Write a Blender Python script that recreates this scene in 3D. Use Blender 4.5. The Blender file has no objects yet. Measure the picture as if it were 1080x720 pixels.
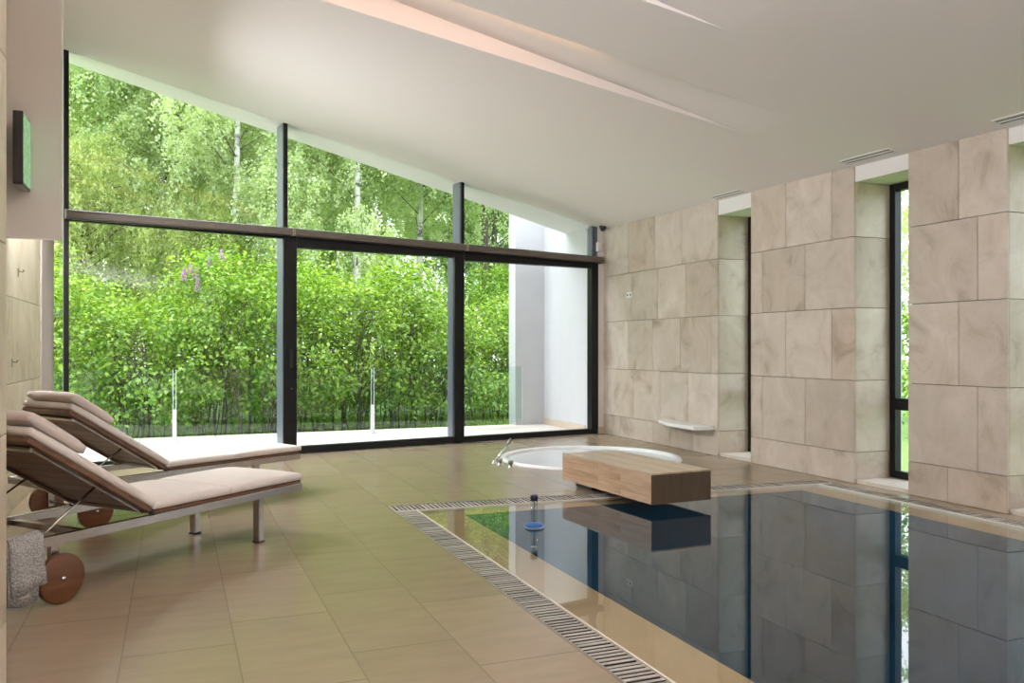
import bpy, bmesh, math, random
import numpy as np
from mathutils import Vector, Matrix
random.seed(7); rng = np.random.default_rng(7)
SC = bpy.context.scene
COL = SC.collection
PI = math.pi

# ------------------------------------------------------------------ materials
MATS = {}
def nt(name):
    m = bpy.data.materials.new(name); m.use_nodes = True
    n = m.node_tree; n.nodes.clear()
    out = n.nodes.new('ShaderNodeOutputMaterial')
    return m, n, out
def N(n, typ, **kw):
    x = n.nodes.new(typ)
    for k, v in kw.items():
        if k in x.inputs: x.inputs[k].default_value = v
        else: setattr(x, k, v)
    return x
def L(n, a, b): n.links.new(a, b)
def ramp(n, fac, stops):
    r = n.nodes.new('ShaderNodeValToRGB')
    e = r.color_ramp.elements
    while len(e) < len(stops): e.new(0.5)
    for el, (p, c) in zip(e, stops):
        el.position = p; el.color = (*c, 1)
    L(n, fac, r.inputs['Fac']); return r.outputs['Color']
def mixc(n, fac, a, b, mode='MIX'):
    x = n.nodes.new('ShaderNodeMix'); x.data_type = 'RGBA'; x.blend_type = mode
    if hasattr(fac, 'links'): L(n, fac, x.inputs[0])
    else: x.inputs[0].default_value = fac
    for i, v in ((6, a), (7, b)):
        if hasattr(v, 'links'): L(n, v, x.inputs[i])
        else: x.inputs[i].default_value = (*v, 1)
    return x.outputs[2]
def math_(n, op, a, b=None, c=None):
    x = n.nodes.new('ShaderNodeMath'); x.operation = op
    for i, v in enumerate((a, b, c)):
        if v is None: continue
        if hasattr(v, 'links'): L(n, v, x.inputs[i])
        else: x.inputs[i].default_value = v
    return x.outputs[0]
def coords(n, scale=(1, 1, 1), rot=(0, 0, 0)):
    t = n.nodes.new('ShaderNodeTexCoord'); mp = n.nodes.new('ShaderNodeMapping')
    mp.inputs['Scale'].default_value = scale; mp.inputs['Rotation'].default_value = rot
    L(n, t.outputs['Object'], mp.inputs['Vector']); return mp.outputs['Vector']
def bump(n, h, strength, dist=.01):
    b = N(n, 'ShaderNodeBump', Strength=strength, Distance=dist); L(n, h, b.inputs['Height']); return b.outputs['Normal']

def simple(name, col, rough=.5, metal=0., noise=.0, nscale=8., spec=.5, bmp=0., bscale=60., **kw):
    m, n, out = nt(name)
    p = N(n, 'ShaderNodeBsdfPrincipled', Roughness=rough, Metallic=metal)
    p.inputs['Specular IOR Level'].default_value = spec
    for k, v in kw.items(): p.inputs[k.replace('_', ' ')].default_value = v
    if noise:
        nz = N(n, 'ShaderNodeTexNoise', Scale=nscale, Detail=6.)
        L(n, coords(n), nz.inputs['Vector'])
        c = ramp(n, nz.outputs['Fac'], [(.3, tuple(x*(1-noise) for x in col)), (.7, tuple(min(1, x*(1+noise)) for x in col))])
        L(n, c, p.inputs['Base Color'])
    else: p.inputs['Base Color'].default_value = (*col, 1)
    if bmp:
        nb = N(n, 'ShaderNodeTexNoise', Scale=bscale, Detail=4.); L(n, coords(n), nb.inputs['Vector'])
        L(n, bump(n, nb.outputs['Fac'], bmp), p.inputs['Normal'])
    L(n, p.outputs[0], out.inputs[0]); MATS[name] = m; return m

def m_travertine(name='travertine', base=(.60, .535, .47)):
    m, n, out = nt(name)
    p = N(n, 'ShaderNodeBsdfPrincipled', Roughness=.45)
    g = n.nodes.new('ShaderNodeNewGeometry')
    r = g.outputs['Random Per Island']
    v = coords(n)
    off = N(n, 'ShaderNodeCombineXYZ'); L(n, math_(n, 'MULTIPLY', r, 37.), off.inputs[0]); L(n, math_(n, 'MULTIPLY', r, 91.), off.inputs[1]); L(n, math_(n, 'MULTIPLY', r, 53.), off.inputs[2])
    va = n.nodes.new('ShaderNodeVectorMath'); va.operation = 'ADD'; L(n, v, va.inputs[0]); L(n, off.outputs[0], va.inputs[1])
    n1 = N(n, 'ShaderNodeTexNoise', Scale=2.6, Detail=9., Roughness=.62, Distortion=.9); L(n, va.outputs[0], n1.inputs['Vector'])
    st = N(n, 'ShaderNodeMapping'); st.inputs['Scale'].default_value = (3.2, 3.2, 1.5); L(n, va.outputs[0], st.inputs['Vector'])
    n2 = N(n, 'ShaderNodeTexNoise', Scale=1.6, Detail=7., Roughness=.6, Distortion=.4); L(n, st.outputs[0], n2.inputs['Vector'])
    n3 = N(n, 'ShaderNodeTexNoise', Scale=38., Detail=5., Roughness=.7); L(n, va.outputs[0], n3.inputs['Vector'])
    b = base
    c1 = ramp(n, n1.outputs['Fac'], [(.28, (b[0]*.62, b[1]*.57, b[2]*.50)), (.45, (b[0]*.92, b[1]*.90, b[2]*.87)), (.58, b), (.76, (b[0]*1.15, b[1]*1.14, b[2]*1.18))])
    c2 = ramp(n, n2.outputs['Fac'], [(.35, (.84, .81, .77)), (.62, (1.04, 1.04, 1.04))])
    c = mixc(n, .35, c1, c2, 'MULTIPLY')
    c3 = ramp(n, n3.outputs['Fac'], [(.30, (.72, .68, .62)), (.42, (1, 1, 1))])
    c = mixc(n, .45, c, c3, 'MULTIPLY')
    tone = ramp(n, r, [(0., (.80, .77, .73)), (.35, (.96, .95, .94)), (.7, (1.05, 1.05, 1.05)), (1., (.90, .85, .80))])
    c = mixc(n, .9, c, tone, 'MULTIPLY')
    L(n, c, p.inputs['Base Color'])
    L(n, bump(n, n3.outputs['Fac'], .12, .004), p.inputs['Normal'])
    L(n, p.outputs[0], out.inputs[0]); MATS[name] = m; return m

def m_floor():
    m, n, out = nt('floor_tile')
    p = N(n, 'ShaderNodeBsdfPrincipled', Roughness=.26)
    p.inputs['Specular IOR Level'].default_value = 1.0
    t = n.nodes.new('ShaderNodeTexCoord'); s = n.nodes.new('ShaderNodeSeparateXYZ'); L(n, t.outputs['Object'], s.inputs[0])
    u = math_(n, 'DIVIDE', math_(n, 'SUBTRACT', s.outputs[0], 1.425), .402)
    col = math_(n, 'FLOOR', u); fu = math_(n, 'SUBTRACT', u, col)
    off = math_(n, 'ADD', math_(n, 'MULTIPLY', math_(n, 'ADD', col, 2.), .2675), .78)
    off = math_(n, 'ADD', off, math_(n, 'MULTIPLY', math_(n, 'COMPARE', col, -1., .1), .235))
    w = math_(n, 'DIVIDE', math_(n, 'SUBTRACT', s.outputs[1], off), .8)
    row = math_(n, 'FLOOR', w); fw = math_(n, 'SUBTRACT', w, row)
    du = math_(n, 'MULTIPLY', math_(n, 'MINIMUM', fu, math_(n, 'SUBTRACT', 1., fu)), .402)
    dw = math_(n, 'MULTIPLY', math_(n, 'MINIMUM', fw, math_(n, 'SUBTRACT', 1., fw)), .8)
    dist = math_(n, 'MINIMUM', du, dw)
    joint = math_(n, 'MAXIMUM', math_(n, 'LESS_THAN', du, .0022), math_(n, 'LESS_THAN', dw, .004))
    cv = n.nodes.new('ShaderNodeCombineXYZ'); L(n, col, cv.inputs[0]); L(n, row, cv.inputs[1])
    wn = n.nodes.new('ShaderNodeTexWhiteNoise'); wn.noise_dimensions = '3D'; L(n, cv.outputs[0], wn.inputs['Vector'])
    sc = n.nodes.new('ShaderNodeVectorMath'); sc.operation = 'SCALE'; sc.inputs['Scale'].default_value = 13.7; L(n, cv.outputs[0], sc.inputs[0])
    va = n.nodes.new('ShaderNodeVectorMath'); va.operation = 'ADD'; L(n, t.outputs['Object'], va.inputs[0]); L(n, sc.outputs[0], va.inputs[1])
    mp = N(n, 'ShaderNodeMapping'); mp.inputs['Scale'].default_value = (2.2, 9, 1); L(n, va.outputs[0], mp.inputs['Vector'])
    nz = N(n, 'ShaderNodeTexNoise', Scale=1.5, Detail=6., Roughness=.6); L(n, mp.outputs[0], nz.inputs['Vector'])
    c = mixc(n, nz.outputs['Fac'], (.245, .185, .12), (.35, .27, .185))
    tone = ramp(n, wn.outputs['Value'], [(0, (.93, .92, .91)), (1, (1.04, 1.04, 1.04))])
    c = mixc(n, 1., c, tone, 'MULTIPLY')
    c = mixc(n, joint, c, (.21, .16, .11))
    L(n, c, p.inputs['Base Color'])
    L(n, p.outputs[0], out.inputs[0]); MATS['floor_tile'] = m

def m_wood(name, dark, mid, light, axis='X', rough=.5, stretch=14., scale=1.):
    m, n, out = nt(name)
    p = N(n, 'ShaderNodeBsdfPrincipled', Roughness=rough)
    s = [stretch*scale]*3; s['XYZ'.index(axis)] = .9*scale
    g = n.nodes.new('ShaderNodeNewGeometry')
    off = N(n, 'ShaderNodeCombineXYZ')
    for i in range(3): L(n, math_(n, 'MULTIPLY', g.outputs['Random Per Island'], 17.+9*i), off.inputs[i])
    va = n.nodes.new('ShaderNodeVectorMath'); va.operation = 'ADD'
    L(n, coords(n, s), va.inputs[0]); L(n, off.outputs[0], va.inputs[1])
    n1 = N(n, 'ShaderNodeTexNoise', Scale=1.3, Detail=8., Roughness=.6, Distortion=1.1); L(n, va.outputs[0], n1.inputs['Vector'])
    n2 = N(n, 'ShaderNodeTexNoise', Scale=6., Detail=5., Roughness=.7); L(n, va.outputs[0], n2.inputs['Vector'])
    c = ramp(n, n1.outputs['Fac'], [(.28, dark), (.5, mid), (.74, light)])
    c = mixc(n, .5, c, ramp(n, n2.outputs['Fac'], [(.32, (.72, .68, .64)), (.6, (1.05, 1.05, 1.05))]), 'MULTIPLY')
    c = mixc(n, .7, c, ramp(n, g.outputs['Random Per Island'], [(0, (.86, .84, .82)), (1, (1.08, 1.08, 1.08))]), 'MULTIPLY')
    L(n, c, p.inputs['Base Color']); L(n, bump(n, n2.outputs['Fac'], .15, .004), p.inputs['Normal'])
    L(n, p.outputs[0], out.inputs[0]); MATS[name] = m

def thin_fresnel(n, ior):
    g = n.nodes.new('ShaderNodeNewGeometry'); f = n.nodes.new('ShaderNodeFresnel')
    L(n, math_(n, 'ADD', math_(n, 'MULTIPLY', g.outputs['Backfacing'], 1/ior-ior), ior), f.inputs['IOR']); return f
def m_glass(name, tint=(.97, .985, .975), ior=1.45, rough=0.):
    m, n, out = nt(name)
    t = N(n, 'ShaderNodeBsdfTransparent'); t.inputs[0].default_value = (*tint, 1)
    g = N(n, 'ShaderNodeBsdfGlossy', Roughness=rough)
    f = thin_fresnel(n, ior)
    x = n.nodes.new('ShaderNodeMixShader'); L(n, f.outputs[0], x.inputs[0]); L(n, t.outputs[0], x.inputs[1]); L(n, g.outputs[0], x.inputs[2])
    L(n, x.outputs[0], out.inputs[0]); MATS[name] = m

def m_water():
    m, n, out = nt('water')
    t = N(n, 'ShaderNodeBsdfTransparent'); t.inputs[0].default_value = (.82, .93, .95, 1)
    g = N(n, 'ShaderNodeBsdfGlossy', Roughness=0.0)
    nz = N(n, 'ShaderNodeTexNoise', Scale=1.7, Detail=2.); L(n, coords(n), nz.inputs['Vector'])
    bn = bump(n, nz.outputs['Fac'], .02, .02)
    L(n, bn, g.inputs['Normal'])
    f = thin_fresnel(n, 2.05); L(n, bn, f.inputs['Normal'])
    x = n.nodes.new('ShaderNodeMixShader'); L(n, f.outputs[0], x.inputs[0]); L(n, t.outputs[0], x.inputs[1]); L(n, g.outputs[0], x.inputs[2])
    L(n, x.outputs[0], out.inputs[0]); MATS['water'] = m

def m_leaf(name, stops, trans=.45, tcol=(1.15, 1.1, .55)):
    m, n, out = nt(name)
    g = n.nodes.new('ShaderNodeNewGeometry')
    oi = n.nodes.new('ShaderNodeObjectInfo')
    c = ramp(n, g.outputs['Random Per Island'], stops)
    tone = ramp(n, oi.outputs['Random'], [(0, (.88, .94, .82)), (1, (1.1, 1.04, 1.08))])
    c = mixc(n, 1., c, tone, 'MULTIPLY')
    d = N(n, 'ShaderNodeBsdfDiffuse'); L(n, c, d.inputs[0])
    ct = mixc(n, 1., c, tcol, 'MULTIPLY')
    t = N(n, 'ShaderNodeBsdfTranslucent'); L(n, ct, t.inputs[0])
    x = n.nodes.new('ShaderNodeMixShader'); x.inputs[0].default_value = trans
    L(n, d.outputs[0], x.inputs[1]); L(n, t.outputs[0], x.inputs[2])
    gl = N(n, 'ShaderNodeBsdfGlossy', Roughness=.42)
    y = n.nodes.new('ShaderNodeMixShader'); y.inputs[0].default_value = .05
    L(n, x.outputs[0], y.inputs[1]); L(n, gl.outputs[0], y.inputs[2])
    L(n, y.outputs[0], out.inputs[0]); MATS[name] = m

def m_emit(name, col, s):
    m, n, out = nt(name)
    e = N(n, 'ShaderNodeEmission', Strength=s); e.inputs[0].default_value = (*col, 1)
    L(n, e.outputs[0], out.inputs[0]); MATS[name] = m

def m_birchbark():
    m, n, out = nt('birch_bark')
    p = N(n, 'ShaderNodeBsdfPrincipled', Roughness=.8)
    nz = N(n, 'ShaderNodeTexNoise', Scale=1.6, Detail=6., Roughness=.7); L(n, coords(n, (2.2, 2.2, 5.)), nz.inputs['Vector'])
    c = ramp(n, nz.outputs['Fac'], [(.36, (.06, .055, .05)), (.46, (.55, .53, .49)), (.7, (.78, .76, .72))])
    L(n, c, p.inputs['Base Color']); L(n, p.outputs[0], out.inputs[0]); MATS['birch_bark'] = m

def m_grass():
    m, n, out = nt('lawn')
    p = N(n, 'ShaderNodeBsdfPrincipled', Roughness=.9)
    nz = N(n, 'ShaderNodeTexNoise', Scale=9., Detail=8.); L(n, coords(n), nz.inputs['Vector'])
    c = ramp(n, nz.outputs['Fac'], [(.3, (.09, .16, .03)), (.55, (.17, .32, .05)), (.8, (.26, .40, .09))])
    L(n, c, p.inputs['Base Color']); L(n, p.outputs[0], out.inputs[0]); MATS['lawn'] = m

def m_slats():
    m, n, out = nt('grating_slat')
    p = N(n, 'ShaderNodeBsdfPrincipled', Roughness=.4)
    g = n.nodes.new('ShaderNodeNewGeometry')
    c = ramp(n, g.outputs['Random Per Island'], [(0, (.27, .255, .23)), (.5, (.37, .355, .325)), (1, (.48, .465, .43))])
    L(n, c, p.inputs['Base Color']); L(n, p.outputs[0], out.inputs[0]); MATS['grating_slat'] = m

def m_towel():
    m, n, out = nt('towel_grey')
    p = N(n, 'ShaderNodeBsdfPrincipled', Roughness=.95)
    v = N(n, 'ShaderNodeTexVoronoi', Scale=120.); L(n, coords(n), v.inputs['Vector'])
    c = ramp(n, v.outputs['Distance'], [(0, (.50, .49, .46)), (.7, (.27, .265, .25))])
    L(n, c, p.inputs['Base Color']); L(n, bump(n, v.outputs['Distance'], .8, .006), p.inputs['Normal'])
    L(n, p.outputs[0], out.inputs[0]); MATS['towel_grey'] = m

m_travertine(); m_travertine('travertine_light', (.66, .59, .48)); m_floor()
simple('plaster', (.79, .78, .765), .9, noise=.012, nscale=3., spec=.2)
simple('plaster_taupe', (.42, .37, .33), .9, spec=.2)
simple('ceiling_paint', (.87, .85, .84), .95, spec=.15)
simple('exterior_render', (.56, .55, .565), .9, noise=.02, nscale=5., spec=.2)
simple('soffit_paint', (.90, .88, .89), .9, spec=.2)
simple('grout', (.26, .22, .17), .9)
simple('anthracite', (.007, .008, .009), .35, spec=.3)
simple('anthracite_sky_tint', (.10, .112, .155), .30, spec=.8)  # anthracite lightened to blue-grey, sky reflection put into the colour
simple('blind_cassette', (.125, .110, .093), .42, noise=.04, nscale=20.)
simple('blind_end', (.30, .25, .20), .5)
simple('steel', (.50, .46, .42), .24, metal=1.)
simple('chrome', (.80, .81, .82), .08, metal=1.)
simple('black_plastic', (.012, .012, .013), .35)
simple('screen_glass', (.02, .03, .025), .04, spec=1.)
simple('grey_metal', (.32, .31, .29), .4, metal=.7)
simple('white_plastic', (.78, .77, .74), .4)
simple('white_acrylic', (.86, .87, .88), .15)
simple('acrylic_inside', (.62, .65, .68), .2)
simple('pool_shelf', (.60, .35, .18), .4, noise=.05, nscale=6.)
simple('pool_blue', (.014, .095, .18), .4, noise=.1, nscale=3.)
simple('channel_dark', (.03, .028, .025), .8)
simple('lip_white', (.74, .70, .63), .4)
simple('cushion', (.76, .71, .67), .9, noise=.03, nscale=25., spec=.2, bmp=.12, bscale=350.)
simple('pillow_cloth', (.64, .57, .52), .9, noise=.03, nscale=25., spec=.2, bmp=.12, bscale=350.)
simple('cushion_piping', (.50, .42, .37), .9, spec=.2)
simple('deck_tile', (.64, .58, .52), .7, noise=.06, nscale=4.)
simple('deck_skirt', (.55, .45, .36), .7)
simple('rubber', (.02, .02, .02), .7)
simple('brown_bark', (.105, .08, .06), .9, noise=.35, nscale=14.)
simple('stem_bark', (.13, .105, .08), .9, noise=.3, nscale=14.)
simple('lilac_bloom', (.62, .32, .58), .8, noise=.25, nscale=30.)
simple('navy_plastic', (.01, .015, .06), .35)
simple('blue_plastic', (.03, .13, .42), .3)
simple('pale_blue_plastic', (.45, .58, .70), .3)
simple('glass_edge', (.62, .74, .70), .2)
simple('ledge_white', (.80, .80, .80), .3)
simple('towel_tag', (.62, .52, .45), .8)
simple('stone_sill', (.66, .60, .52), .4, noise=.05)
m_wood('teak', (.085, .034, .014), (.15, .064, .026), (.23, .11, .048), 'Y', rough=.45)
m_wood('teak_rail', (.08, .036, .017), (.135, .064, .031), (.20, .10, .052), 'X', rough=.45)
m_wood('wheel_wood', (.085, .032, .012), (.14, .055, .021), (.20, .085, .036), 'X', rough=.5, stretch=6.)
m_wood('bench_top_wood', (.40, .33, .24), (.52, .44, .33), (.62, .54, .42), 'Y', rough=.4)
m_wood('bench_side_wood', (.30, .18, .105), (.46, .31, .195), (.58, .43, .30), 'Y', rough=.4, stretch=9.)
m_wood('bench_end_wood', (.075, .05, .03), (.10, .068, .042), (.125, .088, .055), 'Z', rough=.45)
m_glass('window_glass', ior=1.28); m_glass('fence_glass', (.90, .96, .93), 1.5); m_glass('clear_tube', (.86, .89, .90), 1.5)
m_water()
m_leaf('leaf_lilac', [(0, (.11, .24, .03)), (.4, (.225, .40, .045)), (.75, (.37, .57, .07)), (1, (.55, .72, .14))])
m_leaf('leaf_birch', [(0, (.40, .53, .26)), (.5, (.56, .68, .39)), (1, (.72, .81, .56))], trans=.55)
m_leaf('leaf_willow', [(0, (.34, .43, .13)), (.5, (.48, .58, .20)), (1, (.64, .71, .32))], trans=.55)
m_leaf('leaf_pine', [(0, (.07, .15, .04)), (.5, (.13, .25, .07)), (1, (.22, .36, .12))], trans=.25)
m_birchbark(); m_grass(); m_slats(); m_towel()
m_emit('led_warm', (1., .53, .28), 100.)
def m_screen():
    m, n, out = nt('screen_reflection')  # garden reflection in the screen painted as glowing green noise
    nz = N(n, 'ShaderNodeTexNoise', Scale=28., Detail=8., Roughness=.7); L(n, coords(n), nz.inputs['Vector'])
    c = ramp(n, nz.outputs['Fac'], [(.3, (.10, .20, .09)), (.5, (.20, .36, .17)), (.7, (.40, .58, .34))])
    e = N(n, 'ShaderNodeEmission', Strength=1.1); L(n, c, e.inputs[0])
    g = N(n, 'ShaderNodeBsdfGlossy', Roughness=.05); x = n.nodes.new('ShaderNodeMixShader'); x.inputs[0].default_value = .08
    L(n, e.outputs[0], x.inputs[1]); L(n, g.outputs[0], x.inputs[2]); L(n, x.outputs[0], out.inputs[0]); MATS['screen_reflection'] = m
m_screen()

# ------------------------------------------------------------------ mesh building
class MB:
    def __init__(s): s.bm = bmesh.new(); s.mi = 0
    def _tag(s, faces):
        for f in faces: f.material_index = s.mi
    def hexa(s, p):             # 8 points: bottom 4 ccw, top 4 ccw
        v = [s.bm.verts.new(q) for q in p]
        fs = [s.bm.faces.new([v[i] for i in q]) for q in ((3, 2, 1, 0), (4, 5, 6, 7), (0, 1, 5, 4), (1, 2, 6, 5), (2, 3, 7, 6), (3, 0, 4, 7))]
        s._tag(fs); return s
    def box(s, a, b, M=None):
        x0, y0, z0 = a; x1, y1, z1 = b
        p = [(x0, y0, z0), (x1, y0, z0), (x1, y1, z0), (x0, y1, z0), (x0, y0, z1), (x1, y0, z1), (x1, y1, z1), (x0, y1, z1)]
        if M: p = [M(*q) for q in p]
        return s.hexa(p)
    def prism(s, pts, z0, z1):
        n = len(pts)
        a = [s.bm.verts.new((x, y, z0 if not callable(z0) else z0(x, y))) for x, y in pts]
        b = [s.bm.verts.new((x, y, z1 if not callable(z1) else z1(x, y))) for x, y in pts]
        fs = [s.bm.faces.new(a[::-1]), s.bm.faces.new(b)] + [s.bm.faces.new((a[i], a[(i+1) % n], b[(i+1) % n], b[i])) for i in range(n)]
        s._tag(fs); return s
    def tube(s, pts, rad, seg=10, caps=True):
        pts = [Vector(p) for p in pts]; rings = []
        if not hasattr(rad, '__len__'): rad = [rad]*len(pts)
        up = None
        for i, p in enumerate(pts):
            t = (pts[min(i+1, len(pts)-1)]-pts[max(i-1, 0)]).normalized()
            if up is None: up = t.orthogonal().normalized()
            a = (up - t*up.dot(t))
            a = a.normalized() if a.length > 1e-6 else t.orthogonal().normalized()
            up = a; b = t.cross(a)
            rings.append([s.bm.verts.new(p+(a*math.cos(2*PI*k/seg)+b*math.sin(2*PI*k/seg))*rad[i]) for k in range(seg)])
        fs = []
        for r0, r1 in zip(rings, rings[1:]):
            for k in range(seg): fs.append(s.bm.faces.new((r0[k], r0[(k+1) % seg], r1[(k+1) % seg], r1[k])))
        for f in fs: f.smooth = True
        if caps: fs += [s.bm.faces.new(rings[0][::-1]), s.bm.faces.new(rings[-1])]
        s._tag(fs); return s
    def lathe(s, prof, c=(0, 0, 0), seg=32, M=None, closed=False):
        rings = []
        for r, z in prof:
            ring = []
            for k in range(seg):
                q = Vector((r*math.cos(2*PI*k/seg), r*math.sin(2*PI*k/seg), z))
                if M: q = M @ q
                ring.append(s.bm.verts.new(q+Vector(c)))
            rings.append(ring)
        fs = []
        prs = list(zip(rings, rings[1:])) + ([(rings[-1], rings[0])] if closed else [])
        for r0, r1 in prs:
            for k in range(seg):
                f = s.bm.faces.new((r0[k], r0[(k+1) % seg], r1[(k+1) % seg], r1[k])); f.smooth = True; fs.append(f)
        if not closed:
            if prof[0][0] > 1e-5: fs.append(s.bm.faces.new(rings[0][::-1]))
            if prof[-1][0] > 1e-5: fs.append(s.bm.faces.new(rings[-1]))
        s._tag(fs); return s
    def poly(s, pts):
        f = s.bm.faces.new([s.bm.verts.new(p) for p in pts]); s._tag([f]); return s
    def build(s, name, mats, parent=None, bevel=0., seg=2, recalc=True, smooth=False, merge=False):
        if merge: bmesh.ops.remove_doubles(s.bm, verts=s.bm.verts, dist=1e-5)
        if recalc: bmesh.ops.recalc_face_normals(s.bm, faces=s.bm.faces)
        if smooth:
            for f in s.bm.faces: f.smooth = True
        me = bpy.data.meshes.new(name); s.bm.to_mesh(me); s.bm.free()
        for m in ([mats] if isinstance(mats, str) else mats): me.materials.append(MATS[m])
        o = bpy.data.objects.new(name, me); COL.objects.link(o)
        if parent: o.parent = parent
        if bevel:
            b = o.modifiers.new('bevel', 'BEVEL'); b.width = bevel; b.segments = seg; b.limit_method = 'ANGLE'; b.angle_limit = math.radians(40)
        return o
def tag(o, label=None, cat=None, group=None, kind=None):
    for k, v in (('label', label), ('category', cat), ('group', group), ('kind', kind)):
        if v: o[k] = v
    return o
def struct(o): o['kind'] = 'structure'; return o
def empty(name, loc=(0, 0, 0), rz=0.):
    o = bpy.data.objects.new(name, None); COL.objects.link(o); o.location = loc; o.rotation_euler = (0, 0, rz); o.empty_display_size = .1; return o
def copy_tree(o, parent=None):
    c = o.copy(); COL.objects.link(c); c.parent = parent
    for ch in [q for q in SC.objects if q.parent == o]: copy_tree(ch, c)
    return c

# ------------------------------------------------------------------ layout constants (metres; X across the pool, Y into the room)
XR = 5.33                                   # face of the right-hand stone piers
XL = -1.06                                  # left stone wall
XN = -.507                                  # near left stone pier
YB = -6.5                                   # back of the room
def cz(x, y): return 2.685+.195*(XR-x)+.012*(y-6.3)
P0 = (1.306, 9.34); D = (.98438, .17605); NV = (-.17605, .98438)
def W(t, s, z): return (P0[0]+D[0]*t+NV[0]*s, P0[1]+D[1]*t+NV[1]*s, z)
TL, TM1, TM2, TR = -2.30, -.185, 1.945, 4.0
COURSES = [0, .26, .868, 1.484, 2.085, 2.75]

# ------------------------------------------------------------------ floor, terrace, lawn
def cut_plane(name, outer, holes, zf, mats, mi=None):
    bm = bmesh.new(); es = []
    for loop in [outer]+holes:
        v = [bm.verts.new((x, y, zf(x, y))) for x, y in loop]
        es += [bm.edges.new((v[i], v[(i+1) % len(v)])) for i in range(len(v))]
    bmesh.ops.triangle_fill(bm, use_beauty=True, use_dissolve=False, edges=es)
    bmesh.ops.recalc_face_normals(bm, faces=bm.faces)
    if bm.faces and sum(f.normal.z*f.calc_area() for f in bm.faces) < 0: bmesh.ops.reverse_faces(bm, faces=bm.faces)
    me = bpy.data.meshes.new(name); bm.to_mesh(me); bm.free()
    for m in mats: me.materials.append(MATS[m])
    o = bpy.data.objects.new(name, me); COL.objects.link(o); return o
SPA_C = (4.0, 7.84); SPA_R = .93
circ = lambda r, n=64: [(SPA_C[0]+r*math.cos(2*PI*k/n), SPA_C[1]+r*math.sin(2*PI*k/n)) for k in range(n)]
GRO = [(1.432, -3.1), (1.432, 6.03), (5.17, 5.815), (5.17, -3.1)]          # outer edge of the overflow grating
WAT = [(1.592, -2.95), (1.592, 5.79), (5.02, 5.655), (5.02, -2.95)]        # water line
DEEP = [(1.89, -2.7), (1.89, 5.63), (4.79, 5.575), (4.79, -2.7)]           # deep basin
floor_out = [(-1.4, YB-.2), (5.85, YB-.2), (5.85, 10.05), W(TR+.3, -.06, 0)[:2], W(TL-.35, -.06, 0)[:2], (-1.4, 8.0)]
struct(cut_plane('floor', floor_out, [GRO, circ(SPA_R-.02)], lambda x, y: 0., ['floor_tile']))

mb = MB()
tiles_y = [9.0, 9.62, 10.24, 10.86, 11.3, 11.82]
for i in range(len(tiles_y)-1):
    x = -4.0 + (i % 2)*.45
    while x < 5.6:
        mb.box((x+.003, tiles_y[i]+.003, -.06), (min(x+.9, 5.6)-.003, tiles_y[i+1]-.003, -.012)); x += .9
tag(struct(mb.build('terrace', 'deck_tile', bevel=.003, seg=1)))
mb = MB(); mb.box((-4, 8.8, -.5), (5.6, 11.80, -.055)); mb.build('terrace_base', 'grout')['kind'] = 'structure'
struct(cut_plane('ground', [(-60, -40), (60, -40), (60, 80), (-60, 80)], [[(-1.3, -6.6), (5.9, -6.6), (5.9, 10.5), (-1.3, 10.5)]], lambda x, y: -.22, ['lawn']))

# ------------------------------------------------------------------ pool
mb = MB()
Zs = -.026
def ring(a, b, za, zb, mi):
    mb.mi = mi
    for i in range(4):
        j = (i+1) % 4
        mb.poly([(*a[i], za), (*a[j], za), (*b[j], zb), (*b[i], zb)])
ring(GRO, GRO, 0, -.09, 2); ring(GRO, WAT, -.09, -.09, 2); ring(WAT, WAT, -.09, Zs, 0)
ring(WAT, DEEP, Zs, Zs, 0); ring(DEEP, DEEP, Zs, -1.5, 1); mb.mi = 1; mb.poly([(*p, -1.5) for p in DEEP])
pool = mb.build('pool_basin', ['pool_shelf', 'pool_blue', 'channel_dark'], recalc=False)
tag(struct(pool))
mb = MB(); mb.poly([(*p, -.004) for p in WAT[::-1]])
o = mb.build('pool_water', 'water', recalc=False); tag(o, 'still dark blue mirror-like water filling the indoor swimming pool', 'water', kind='stuff')

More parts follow.
